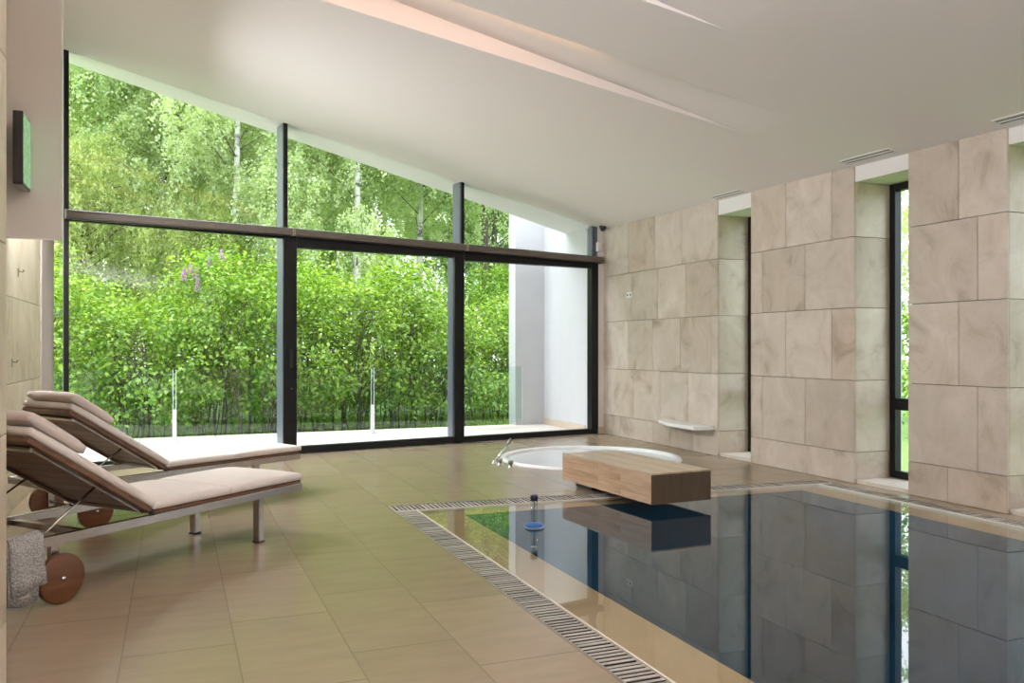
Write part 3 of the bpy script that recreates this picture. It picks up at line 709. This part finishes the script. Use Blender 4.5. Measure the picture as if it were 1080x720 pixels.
LW = .62; HX = .0   # hinge at x = 0; foot towards +x, head towards -x; near rail along y = 0
def make_lounger(foot, wheel_x, leg_x, head_x):
    root = empty('sun_lounger')
    zr0, zr1 = .262, .307
    mb = MB()
    for y in (0., LW-.03): mb.box((head_x, y, zr0), (foot, y+.03, zr1))
    for x in (head_x, foot-.03): mb.box((x, .03, zr0+.002), (x+.03, LW-.03, zr1-.002))
    mb.box((-.36, .03, zr0+.004), (-.33, LW-.03, zr0+.034))
    mb.build('frame', 'steel', root, bevel=.003)
    for y in (.028, LW-.075):
        mb = MB(); mb.box((leg_x-.022, y, .008), (leg_x+.022, y+.046, zr0+.01)); lg = mb.build('leg', 'steel', root, bevel=.003)
        mb = MB(); mb.box((leg_x-.024, y-.002, .0), (leg_x+.024, y+.048, .010)); mb.build('foot_cap', 'rubber', lg)
    for y in (.034, LW-.064):
        mb = MB(); mb.box((wheel_x-.02, y, .08), (wheel_x+.02, y+.03, zr0+.01)); mb.build('wheel_post', 'steel', root, bevel=.003)
    mb = MB(); mb.tube([(wheel_x, -.02, .112), (wheel_x, LW+.02, .112)], .009, 12); mb.build('axle', 'steel', root)
    for y, s in ((-.004, -1), (LW+.004, 1)):
        M = Matrix.Rotation(PI/2, 4, 'X')
        mb = MB(); mb.lathe([(.001, -.018), (.105, -.018), (.112, -.012), (.112, .012), (.105, .018), (.001, .018)], (wheel_x, y, .112), 40, M)
        wh = mb.build('wheel', 'wheel_wood', root)
        mb = MB(); mb.lathe([(.001, -.027), (.009, -.026), (.012, -.020), (.012, .020), (.009, .026), (.001, .027)], (wheel_x, y, .112), 16, M); mb.build('hub', 'steel', wh)
        mb = MB()
    # seat slats (run across), with edge rails
    mb = MB(); mb.box((.0, .004, zr1+.001), (foot-.01, .034, zr1+.016)); mb.box((.0, LW-.034, zr1+.001), (foot-.01, LW-.004, zr1+.016)); mb.build('seat_rail', 'teak_rail', root, bevel=.002, seg=1)
    mb = MB(); x = .01
    while x < foot-.06: mb.box((x, .035, zr1+.002), (x+.062, LW-.035, zr1+.0155)); x += .071
    mb.build('seat_slats', 'teak', root, bevel=.002, seg=1)
    # backrest
    ang = math.atan2(.427, .655); BL = math.hypot(.427, .655); ca, sa = math.cos(ang), math.sin(ang); zh = zr1+.006
    def BM(x, y, z):    # x up the backrest, z normal (towards the sitter)
        return (-x*ca+z*sa, y, zh+x*sa+z*ca)
    mb = MB(); mb.box((.0, .004, 0), (BL, .040, .024), BM); mb.box((.0, LW-.040, 0), (BL, LW-.004, .024), BM); mb.box((BL-.045, .040, .0), (BL, LW-.040, .024), BM); mb.box((.0, .040, .0), (.04, LW-.040, .024), BM)
    back = mb.build('backrest', 'teak_rail', root, bevel=.003)
    mb = MB(); x = .042
    while x < BL-.06: mb.box((x, .040, .006), (x+.076, LW-.040, .022), BM); x += .079
    mb.build('backrest_slats', 'teak', root, bevel=.002, seg=1)
    mb = MB(); mb.box((BL-.085, .05, -.014), (BL-.055, LW-.05, .001), BM); tag(mb.build('crossbar', 'steel', root), 'steel bar under the top of the backrest')
    for y in (.040, LW-.052):
        mb = MB(); mb.box((.02, y, -.013), (BL-.07, y+.012, .0), BM); mb.build('backrest_edge', 'steel', root)
    for y in (.020, LW-.020):
        p1 = BM(.335, y+(.03 if y < .3 else -.03), -.012); p0 = (-.60+.01, y, zr1-.004)
        mb = MB(); mb.tube([p0, p1], .0055, 8); mb.build('support_rod', 'steel', root)
        mb = MB(); M = Matrix.Rotation(PI/2, 4, 'X'); mb.lathe([(.001, -.012), (.012, -.012), (.012, .012), (.001, .012)], (.0, .0+(y-.02 if y < .3 else y+.02), zh+.004), 16, M); mb.build('hinge', 'black_plastic', root)
    # cushions
    zc = zr1+.0165
    xm = foot*.475
    for a, b in ((.012, xm-.003), (xm+.003, foot+.008)):
        mb = MB(); cushion_mesh(mb, a, b, .004, LW-.004, .046, .016, M=lambda x, y, z: (x, y, zc+z)); mb.build('seat_cushion', 'cushion', root)
    mb = MB(); cushion_mesh(mb, .012, BL+.012, .004, LW-.004, .046, .016, M=lambda x, y, z: BM(x, y, z+.0245)); mb.build('back_cushion', 'cushion', root)
    mb = MB(); cushion_mesh(mb, BL-.285, BL+.035, .018, LW-.018, .045, .030, M=lambda x, y, z: BM(x, y, z+.0245+.054)); mb.build('head_pillow', 'pillow_cloth', root)
    return root
a1 = math.radians(41.6); u1 = (math.cos(a1), math.sin(a1))
l1 = make_lounger(1.126, -.50, .80, -.76); l1.location = (-.104, 4.620, 0); l1.rotation_euler.z = a1
tag(l1, 'nearer of two teak and steel sun loungers, with a grey towel over its frame', 'sun lounger', 'sun loungers by the window')
a2 = math.radians(32.7)
l2 = make_lounger(1.17, -.49, .775, -.74); l2.location = (-.054, 6.221, 0); l2.rotation_euler.z = a2
tag(l2, 'farther teak and steel sun lounger, standing right beside the big window', 'sun lounger', 'sun loungers by the window')

# towel folded over the head end of the near rail
tw = empty('hand_towel', (-.104, 4.62, 0), a1); tag(tw, 'grey waffle hand towel hanging over the steel frame of the nearer lounger', 'towel')
def cloth_strip(path, x0, x1, nx=10, amp=.006, th=.008, seed=0, drop=.02):
    mb = MB(); rows_o, rows_i = [], []
    n = len(path)
    for i in range(nx+1):
        u = i/nx; ro, ri = [], []
        for j, (y, z) in enumerate(path):
            a = path[max(j-1, 0)]; b = path[min(j+1, n-1)]
            ty, tz = b[0]-a[0], b[1]-a[1]; l = math.hypot(ty, tz) or 1; ny_, nz_ = -tz/l, ty/l
            fr = abs(j/(n-1)-.5)*2
            w = amp*math.sin(u*9+seed+j*.35)*fr
            x = x0+(x1-x0)*(.5+(u-.5)*(1-.10*fr*math.sin(seed+2.)**2)) + .006*math.sin(j*.9+seed)*fr
            zz = z-drop*math.sin(u*2.4+seed)*fr
            ro.append(mb.bm.verts.new((x, y+ny_*(th/2)+w, zz+nz_*(th/2)))); ri.append(mb.bm.verts.new((x, y-ny_*(th/2)+w, zz-nz_*(th/2))))
        rows_o.append(ro); rows_i.append(ri)
    for i in range(nx):
        for j in range(n-1):
            mb.bm.faces.new((rows_o[i][j], rows_o[i+1][j], rows_o[i+1][j+1], rows_o[i][j+1])); mb.bm.faces.new((rows_i[i][j], rows_i[i][j+1], rows_i[i+1][j+1], rows_i[i+1][j]))
    for j in range(n-1):
        mb.bm.faces.new((rows_o[0][j], rows_o[0][j+1], rows_i[0][j+1], rows_i[0][j])); mb.bm.faces.new((rows_o[nx][j+1], rows_o[nx][j], rows_i[nx][j], rows_i[nx][j+1]))
    for i in range(nx):
        mb.bm.faces.new((rows_o[i+1][0], rows_o[i][0], rows_i[i][0], rows_i[i+1][0])); mb.bm.faces.new((rows_o[i][n-1], rows_o[i+1][n-1], rows_i[i+1][n-1], rows_i[i][n-1]))
    return mb
pth = [(-.014, .055), (-.013, .11), (-.012, .17), (-.011, .23), (-.010, .29), (-.006, .312), (.006, .317), (.022, .317), (.036, .312), (.041, .29), (.042, .23), (.043, .16), (.044, .10)]
pth2 = [(-.028, .10), (-.026, .15), (-.024, .20), (-.022, .26), (-.019, .300), (-.010, .326), (.006, .332), (.024, .332), (.040, .326), (.050, .30), (.052, .24), (.053, .19)]
mb = cloth_strip(pth, -.755, -.615, seed=.4); mb.build('under_layer', 'towel_grey', tw, smooth=True)
mb = cloth_strip(pth2, -.745, -.592, seed=1.7, amp=.007, th=.011); mb.build('top_layer', 'towel_grey', tw, smooth=True)
mb = MB(); mb.box((-.71, -.0305, .088), (-.665, -.0285, .10)); mb.box((-.705, -.0225, .072), (-.66, -.0205, .10)); tag(mb.build('care_tag', 'towel_tag', tw), 'small beige woven tag')

# ------------------------------------------------------------------ fittings
r = empty('wall_display', (-.897, 6.495, 2.195)); tag(r, 'slim black framed display fixed edge-on to the white bulkhead at left', 'wall display')
mb = MB(); mb.box((-.062, -.305, 0), (-.004, 0, .468)); mb.build('housing', 'black_plastic', r, bevel=.004)
mb = MB(); mb.box((-.0042, -.292, .014), (.0, -.012, .454)); tag(mb.build('screen', 'screen_reflection', r), 'screen with pale green garden reflection painted as glow')
mb = MB(); mb.box((-.055, -.28, -.004), (-.012, -.01, .001)); tag(mb.build('base_strip', 'grey_metal', r), 'grey strip along the underside')
for (y, z, lab) in ((7.06, 1.695, 'small metal wall hook high on the left stone wall'), (6.80, 1.04, 'small metal wall fitting low on the left stone wall')):
    r = empty('wall_hook', (XL, y, z)); r.scale = (.7, .7, .7); tag(r, lab, 'hook')
    M = Matrix.Rotation(PI/2, 4, 'Y'); mb = MB()
    mb.box((.0, -.014, -.045), (.008, .014, .045)); mb.build('plate', 'grey_metal', r, bevel=.003)
    mb = MB(); mb.tube([(.006, 0, .012), (.04, 0, .004), (.05, 0, .016), (.052, 0, .03)], [.006, .006, .007, .009], 10); mb.build('peg', 'steel', r)
# switch plate
r = empty('socket_plate', (XR, 9.357, 1.808)); tag(r, 'small white double switch plate on the stone wall near the window corner', 'switch')
for s in (-1, 1):
    mb = MB(); mb.box((-.009, s*.036-.034, -.036), (-.0005, s*.036+.034, .036)); f_ = mb.build('plate', 'white_plastic', r, bevel=.002)
    mb = MB(); mb.lathe([(.001, .0), (.013, .0), (.013, .004), (.001, .004)], (-.0125, s*.036, .0), 16, Matrix.Rotation(PI/2, 4, 'Y')); mb.build('button', 'black_plastic', f_)
zt_ = cz(5.25, 9.92)
r = empty('security_camera', (5.25, 9.92, zt_)); tag(r, 'small black dome camera under the ceiling in the right window corner', 'camera')
mb = MB(); mb.lathe([(.001, .01), (.045, .01), (.045, -.022), (.038, -.03)], seg=24); mb.build('base', 'black_plastic', r)
mb = MB(); mb.lathe([(.038, -.028), (.036, -.045), (.024, -.06), (.001, -.066)], seg=24); mb.build('dome', 'screen_glass', r)
r = empty('motion_sensor', (5.235, 10.028, 2.42)); tag(r, 'small cream motion sensor box at the right end of the blinds', 'sensor')
mb = MB(); mb.box((-.03, -.045, 0), (.03, .01, .125)); mb.build('housing', 'white_plastic', r, bevel=.012, seg=3)
mb = MB(); mb.box((-.018, -.048, .02), (.018, -.044, .06)); mb.build('lens', 'lip_white', r, bevel=.002)
# white ledge on the stone wall
mb = MB(); mb.prism([(XR+.001, 7.535), (XR+.001, 8.62), (5.20, 8.46), (5.085, 8.10), (5.085, 7.57)], .272, .312)
tag(mb.build('wall_shelf', 'ledge_white', bevel=.006), 'thin white shelf low on the far stone wall behind the spa tub', 'shelf')
# ceiling vents
for (y0, y1, x, lab) in ((5.03, 5.57, 5.215, 'slot air vent in the ceiling above the middle side window'), (3.6, 4.14, 5.215, 'slot air vent in the ceiling at the right edge, above the nearest side window'), (6.96, 7.46, 5.255, 'slot air vent in the ceiling above the farthest side window')):
    yc = (y0+y1)/2; r = empty('air_vent', (x, yc, cz(x, yc))); r.rotation_euler = (math.atan(.012), math.atan(.195), 0)
    tag(r, lab, 'air vent', 'slot vents along the right side of the ceiling')
    h_ = (y1-y0)/2; mb = MB()
    mb.box((-.055, -h_, -.006), (-.034, h_, .002)); mb.box((-.012, -h_+.012, -.006), (.012, h_-.012, .002)); mb.box((.034, -h_, -.006), (.055, h_, .002)); mb.box((-.034, -h_, -.006), (.034, -h_+.012, .002)); mb.box((-.034, h_-.012, -.006), (.034, h_, .002))
    mb.build('grille', 'plaster', r)
    mb = MB()
    for x0 in (-.034, .012): mb.box((x0, -h_+.012, -.002), (x0+.022, h_-.012, .001))
    tag(mb.build('slots', 'black_plastic', r), 'two black air slots')

# ------------------------------------------------------------------ planting
def leaf_mesh(name, C_, DIR, NRM, Ln, Wd, mat):
    n = len(C_); B = np.cross(DIR, NRM); B /= np.linalg.norm(B, axis=1, keepdims=True)+1e-9
    NN = np.cross(B, DIR)
    Ln = Ln[:, None]; Wd = Wd[:, None]
    v = np.empty((n, 4, 3)); v[:, 0] = C_-DIR*Ln*.5; v[:, 2] = C_+DIR*Ln*.5-NN*Ln*.10
    v[:, 1] = C_-DIR*Ln*.06+B*Wd*.5+NN*Wd*.12; v[:, 3] = C_-DIR*Ln*.06-B*Wd*.5+NN*Wd*.12
    me = bpy.data.meshes.new(name); me.vertices.add(4*n); me.vertices.foreach_set('co', v.reshape(-1).astype(np.float32))
    me.loops.add(4*n); me.loops.foreach_set('vertex_index', np.arange(4*n, dtype=np.int32))
    me.polygons.add(n); me.polygons.foreach_set('loop_start', np.arange(0, 4*n, 4, dtype=np.int32)); me.polygons.foreach_set('loop_total', np.full(n, 4, dtype=np.int32))
    me.update(calc_edges=True); me.materials.append(MATS[mat]); return me
def unit(a): return a/(np.linalg.norm(a, axis=-1, keepdims=True)+1e-9)
def link(name, me, parent):
    o = bpy.data.objects.new(name, me); COL.objects.link(o); o.parent = parent; return o

def make_shrub(seed, h=2.5, w=1.1, clumps=75, per=100, size=.074, low=.12):
    g = np.random.default_rng(seed); root = empty('lilac_shrub')
    ang = g.uniform(0, 2*PI, clumps); zz = low+(1-low)*g.uniform(0, 1, clumps)**.8
    rmax = w*np.sin(np.clip((zz-.0)/1.04, 0, 1)**.75*PI)**.55+.12
    rr = rmax*np.sqrt(g.uniform(.25, 1, clumps))
    cc = np.stack([rr*np.cos(ang), rr*np.sin(ang), zz*h], 1)
    sz = g.uniform(.6, 1.35, (clumps, 1, 1)); C_ = (cc[:, None, :]+sz*g.normal(0, 1, (clumps, per, 3))*np.array([.16, .16, .14])).reshape(-1, 3); C_ = C_[C_[:, 2] > .03]
    out = C_-np.array([0, 0, h*.45]); nrm = unit(unit(out)*.7+np.array([0, 0, .8])+g.normal(0, .55, C_.shape))
    d = unit(np.cross(nrm, g.normal(0, 1, C_.shape))); d[:, 2] -= .25; d = unit(d)
    Ln = size*g.uniform(.6, 1.25, len(C_)); me = leaf_mesh('foliage', C_, d, nrm, Ln, Ln*.66, 'leaf_lilac'); link('foliage', me, root)
    for k in range(17):
        mb = MB(); a = g.uniform(0, 2*PI); sp_ = g.uniform(.15, .6)*w; p = np.array([g.normal(0, .28), g.normal(0, .22), -.05]); pts = [p]
        for q in range(1, 7):
            f_ = q/6; pts.append(np.array([p[0]+math.cos(a)*sp_*f_**1.4+g.normal(0, .025), p[1]+math.sin(a)*sp_*f_**1.4+g.normal(0, .025), h*.82*f_]))
        r0 = g.uniform(.007, .018); mb.tube([tuple(q) for q in pts], [r0*(1-.8*i/6) for i in range(7)], 6)
        for i in (2, 3, 3, 4, 4, 5):
            e = pts[i]; b = g.uniform(0, 2*PI); l = g.uniform(.25, .55)
            mb.tube([tuple(e), tuple(e+np.array([math.cos(b)*l*.5, math.sin(b)*l*.5, l*.45])), tuple(e+np.array([math.cos(b)*l, math.sin(b)*l, l*.75]))], [r0*.4, r0*.3, r0*.12], 5)
        mb.build('stem', 'stem_bark', root)
    return root
def make_birch(seed, h=10., w=2.3, strands=330, per=64, mat='leaf_birch', bark='birch_bark', size=.07, low=.18, name='birch_tree', trunk=.11, width=.7, droop=1.3):
    g = np.random.default_rng(seed); root = empty(name)
    bend = g.normal(0, .35, 2); ph = g.uniform(0, 6)
    def tr(f_): return np.array([bend[0]*f_**1.6+.10*math.sin(f_*5+ph), bend[1]*f_**1.6, h*f_])
    mb = MB(); mb.tube([tuple(tr(i/14)-np.array([0, 0, .3 if i == 0 else 0])) for i in range(15)], [trunk*(1-.88*i/14) for i in range(15)], 10); mb.build('trunk', bark, root)
    mb = MB(); tips = []
    nb = 46
    for k in range(nb):
        f_ = low+.03+(.95-low)*g.uniform(0, 1)**.9; a = g.uniform(0, 2*PI); prof = math.sin(min(1, (f_-low+.08)/(1-low))**.7*PI*.93)**.6
        l = w*max(.25, prof)*g.uniform(.6, 1.05); b = tr(f_)
        pts = [b, b+np.array([math.cos(a)*l*.4, math.sin(a)*l*.4, l*.30]), b+np.array([math.cos(a)*l*.8, math.sin(a)*l*.8, l*.38]), b+np.array([math.cos(a)*l*1.05, math.sin(a)*l*1.05, l*.12])]
        mb.tube([tuple(p) for p in pts], [trunk*.17*(1-f_*.6), trunk*.12*(1-f_*.6), trunk*.07*(1-f_*.6), .003], 5); tips.append(pts)
    mb.build('branches', bark if bark == 'brown_bark' else 'brown_bark', root)
    S = []
    for k in range(strands):
        pts = tips[g.integers(nb)]; u = g.uniform(.25, 1.0)*3; i = min(2, int(u)); f_ = u-i; p = pts[i]*(1-f_)+pts[i+1]*f_+g.normal(0, .22, 3)
        ln = g.uniform(.4, 1.)*droop; t = np.sort(g.uniform(0, 1, per)); sway = g.normal(0, .16, 2)
        q = p[None, :]+np.stack([sway[0]*t, sway[1]*t, .25*np.sin(t*2)-ln*t**1.3], 1)+g.normal(0, .055, (per, 3)); S.append(q)
    C_ = np.concatenate(S); C_ = C_[C_[:, 2] > .5]
    nrm = unit(g.normal(0, 1, C_.shape)+np.array([0, 0, .55])); d = unit(g.normal(0, .7, C_.shape)+np.array([0, 0, -.7]))
    Ln = size*g.uniform(.65, 1.25, len(C_)); link('foliage', leaf_mesh('foliage', C_, d, nrm, Ln, Ln*width, mat), root)
    return root
ROOTS = {}
def place(key, maker, x, y, rz, s, label, cat, group=None, z=-.2):
    if key not in ROOTS: ROOTS[key] = o = maker()
    else: o = copy_tree(ROOTS[key])
    o.location = (x, y, z); o.rotation_euler = (0, 0, rz); o.scale = (s, s, s)
    for k in ('label', 'category', 'group'):
        if k in o: del o[k]
    tag(o, label, cat, group); return o
shr = [lambda: make_shrub(11, 2.35, .95, 62), lambda: make_shrub(12, 1.95, 1.1, 62), lambda: make_shrub(13, 2.65, .8, 60)]
SH = [ # kind, x, y, scale, label
 (2, -2.9, 12.75, .95, 'leafy shrub hidden mostly behind the left window jamb'),
 (0, -1.55, 13.0, 1.02, 'tall bright shrub at the far left of the window, top reaching above its neighbours'),
 (1, -.45, 12.85, .98, 'low dense shrub just left of the first white fence post'),
 (2, .62, 12.9, 1.0, 'tall shrub carrying mauve blossom right of the first white fence post'),
 (0, 1.5, 13.1, 1.05, 'leafy shrub behind the mullion between left pane and sliding door'),
 (0, 2.45, 13.2, 1.02, 'leafy shrub with visible stems just left of the second white fence post'),
 (2, 3.4, 13.5, 1.00, 'bright green shrub just right of the second white fence post'),
 (1, 4.3, 13.9, .95, 'shrub behind the right-hand mullion of the sliding door'),
 (0, 5.35, 14.4, .92, 'shrub seen between the right mullion and the white outside wall'),
 (1, 6.5, 14.6, 1., 'shrub half hidden behind the white outside wall')]
bloom_at = None
for i, (k, x, y, s, lab) in enumerate(SH):
    o = place('shrub%d' % k, shr[k], x, y, i*1.3, s, lab, 'shrub', 'leafy shrubs beyond the terrace')
    if i == 3: bloom_at = o
for i, (k, x, y, s) in enumerate([(2, -2.3, 14.9, 1.1), (0, -.9, 15.3, .95), (1, .4, 15.1, 1.1), (2, 1.9, 15.4, 1.05), (0, 3.3, 15.7, 1.1), (1, 4.7, 16.1, 1.05), (2, 6.2, 16.5, 1.1), (0, 7.8, 17., 1.1)]):
    place('shrub%d' % k, shr[k], x, y, i*2.1+.5, s, 'leafy green shrub in the second row behind the front shrubs', 'shrub', 'second row of shrubs')
# lilac flower heads on the front shrub (children follow its transform)
sh = [o for o in SC.objects if o.get('label', '').startswith('tall shrub carrying mauve')][0]
bpy.context.view_layer.update()
gi = np.random.default_rng(5)
for (px, py, pz) in ((.20, 12.52, 2.14), (.28, 12.5, 2.08), (.12, 12.5, 2.06), (.44, 12.6, 2.26), (.62, 12.6, 2.36), (.30, 12.45, 1.92)):
    mb = MB(); M = sh.matrix_world.inverted()
    for q in range(46):
        t = gi.uniform(0, 1); a = gi.uniform(0, 2*PI); rr = .055*(1-t*.8)*math.sqrt(gi.uniform(.3, 1)); c = Vector((px+rr*math.cos(a), py+rr*math.sin(a), pz+.17*t))
        mb.lathe([(.001, -.011), (.012, 0), (.001, .011)], tuple(M @ c), 5)
    tag(mb.build('flower_cluster', 'lilac_bloom', sh), 'mauve lilac blossom')
bi = [lambda: make_birch(21, strands=820, per=80, size=.064), lambda: make_birch(22, 10.5, 2.5, 860, 80, size=.064), lambda: make_birch(23, 9.5, 2.2, 800, 80, size=.064, low=.1)]
wi = lambda: make_birch(31, 5.2, 2.0, 620, 80, 'leaf_willow', 'brown_bark', .085, .25, 'willow_tree', .13, .28, 2.3)
pn = lambda: make_birch(41, 10., 2.0, 700, 70, 'leaf_pine', 'brown_bark', .10, .12, 'larch_tree', .12, .16, .5)
TRE = [('b0', bi[0], 3.55, 17.3, .6, 1.0, 'birch with a white trunk rising in the middle of the sliding door', 'tree'),
 ('b1', bi[1], -1.25, 19.6, 2.0, 1.0, 'slender birch with a pale trunk at the left of the upper left pane', 'tree'),
 ('b2', bi[2], 1.15, 17.6, 4.0, .98, 'full leafy birch behind the mullion left of the sliding door', 'tree'),
 ('b1', bi[1], 5.1, 18.6, 1.0, .95, 'birch standing behind the right edge of the sliding door', 'tree'),
 ('w', wi, -1.5, 16.9, .3, .95, 'pale yellow-green weeping willow behind the shrubs at far left', 'tree'),
 ('w', wi, .35, 17.2, 2.5, .80, 'smaller weeping willow behind the shrub with mauve blossom', 'tree'),
 ('p', pn, 6.4, 17.6, 1.2, 1.0, 'dark fine-needled larch left of the white outside wall', 'tree'),
 ('p', pn, 7.6, 20.5, 3.2, 1.0, 'dark larch mostly hidden behind the white outside wall', 'tree')]
for t in TRE: place(t[0], t[1], *t[2:6], t[6], t[7], 'trees beyond the garden hedge')
for i, (x, y, k) in enumerate([(-2.3, 18.4, 2), (-.2, 18.9, 2), (-4.2, 20, 0), (-3., 23.2, 2), (-.1, 22.3, 0), (1.7, 21.2, 1), (3.1, 22.8, 2), (4.5, 21.6, 0), (6.2, 22.6, 1), (8.2, 23.5, 2), (9.8, 22., 0), (-5.5, 25.5, 1), (-1.5, 26.5, 1), (1., 26., 0), (3.6, 27, 1), (6.4, 27.5, 2), (9.2, 27.6, 0), (12, 26, 1)]):
    place('b%d' % k, bi[k], x, y, i*1.7, 1.0+.12*(y > 24.5), 'green birch in the dense woodland behind the nearer trees', 'tree', 'woodland birches in the rear rows')
# beyond the side windows
place('shrub0', shr[0], 11.2, 9.4, .4, 1.1, 'shrub seen through the narrow side window between the stone piers', 'shrub', 'planting beyond the side windows', -.2)
place('shrub1', shr[1], 12.6, 12.9, 2.4, 1.2, 'shrub farther back seen through the narrow side window', 'shrub', 'planting beyond the side windows', -.2)
place('b2', bi[2], 12.9, 10.2, 1., .8, 'birch seen through the upper part of the narrow side window', 'tree', 'planting beyond the side windows')
place('b0', bi[0], 13.0, 14.6, 2., .9, 'second birch seen through the narrow side window, farther off', 'tree', 'planting beyond the side windows')
# grass tufts at the terrace edge
gg = np.random.default_rng(9); n = 14000
C_ = np.stack([gg.uniform(-4, 7.5, n), gg.uniform(12.05, 15.5, n), np.full(n, -.15)], 1)
d = unit(gg.normal(0, .35, (n, 3))+np.array([0, 0, 1])); nrm = unit(gg.normal(0, 1, (n, 3)))
me = leaf_mesh('lawn_grass', C_, d, nrm, gg.uniform(.08, .17, n), np.full(n, .012), 'leaf_lilac')
o = bpy.data.objects.new('lawn_grass', me); COL.objects.link(o); tag(o, 'bright green lawn grass growing under the shrubs beyond the terrace', 'grass', kind='stuff')

# ------------------------------------------------------------------ light
wd = bpy.data.worlds.new('sky'); SC.world = wd; wd.use_nodes = True
n = wd.node_tree; n.nodes.clear()
out = n.nodes.new('ShaderNodeOutputWorld'); bg = n.nodes.new('ShaderNodeBackground')
tc = n.nodes.new('ShaderNodeTexCoord'); sx = n.nodes.new('ShaderNodeSeparateXYZ'); n.links.new(tc.outputs['Generated'], sx.inputs[0])
rp = n.nodes.new('ShaderNodeValToRGB'); rp.color_ramp.elements[0].position = .0; rp.color_ramp.elements[0].color = (.80, .86, .94, 1)
rp.color_ramp.elements[1].position = .7; rp.color_ramp.elements[1].color = (.93, 1.0, 1.14, 1)
n.links.new(sx.outputs[2], rp.inputs[0]); n.links.new(rp.outputs[0], bg.inputs[0]); bg.inputs[1].default_value = 3.5
n.links.new(bg.outputs[0], out.inputs[0])
sun = bpy.data.lights.new('sun', 'SUN'); sun.energy = 2.6; sun.angle = math.radians(60); sun.color = (1, .98, .95)
so = bpy.data.objects.new('sun', sun); COL.objects.link(so); so.rotation_euler = Vector((.3, -.5, -.81)).to_track_quat('-Z', 'Y').to_euler()
def lamp(name, loc, rot, sx_, sy_, e, col=(1, .93, .84), spread=180.):
    l = bpy.data.lights.new(name, 'AREA'); l.shape = 'RECTANGLE'; l.size = sx_; l.size_y = sy_; l.energy = e; l.color = col
    l.spread = math.radians(spread)
    o = bpy.data.objects.new(name, l); COL.objects.link(o); o.location = loc; o.rotation_euler = rot
def aim(d): return Vector(d).to_track_quat('-Z', 'Y').to_euler()
lamp('rear_fill', (2.2, -4.3, 2.40), (PI, 0, 0), 4.6, 2.4, 280, (1.02, .98, 1.03))  # added unseen area light behind the camera, brightens ceiling and room
lamp('side_fill', (XL+.06, 7.35, 2.35), aim((1, 0, -.8)), 1.35, .75, 110, (1.0, 1.0, 1.06), 170.)  # added area light concealed by the bulkhead, fills the window end
lamp('side_fill', (XN+.05, 1.2, 2.75), aim((1, .0, 1.5)), 3.6, .6, 230, (1.02, .98, 1.05))  # added unseen area light on the near left wall, lifts ceiling and piers

# ------------------------------------------------------------------ camera
cam = bpy.data.cameras.new('camera'); co = bpy.data.objects.new('camera', cam); COL.objects.link(co)
cam.sensor_width = 36; cam.lens = 36*892/1080; cam.shift_y = 6/1080; cam.clip_start = .05; cam.clip_end = 200
co.location = (0, 0, 1.15); co.rotation_euler = (PI/2, 0, -math.atan2(.3706, .9288))
SC.camera = co
SC.view_settings.view_transform = 'Standard'; SC.view_settings.look = 'None'; SC.view_settings.exposure = 0.43; SC.view_settings.gamma = 1; SC.view_settings.use_curve_mapping = False
SC.cycles.use_denoising = True
SC.cycles.max_bounces = 10; SC.cycles.diffuse_bounces = 6; SC.cycles.glossy_bounces = 5; SC.cycles.transparent_max_bounces = 24; SC.cycles.transmission_bounces = 6
SC.cycles.sample_clamp_indirect = 6.; SC.cycles.caustics_reflective = False; SC.cycles.caustics_refractive = False
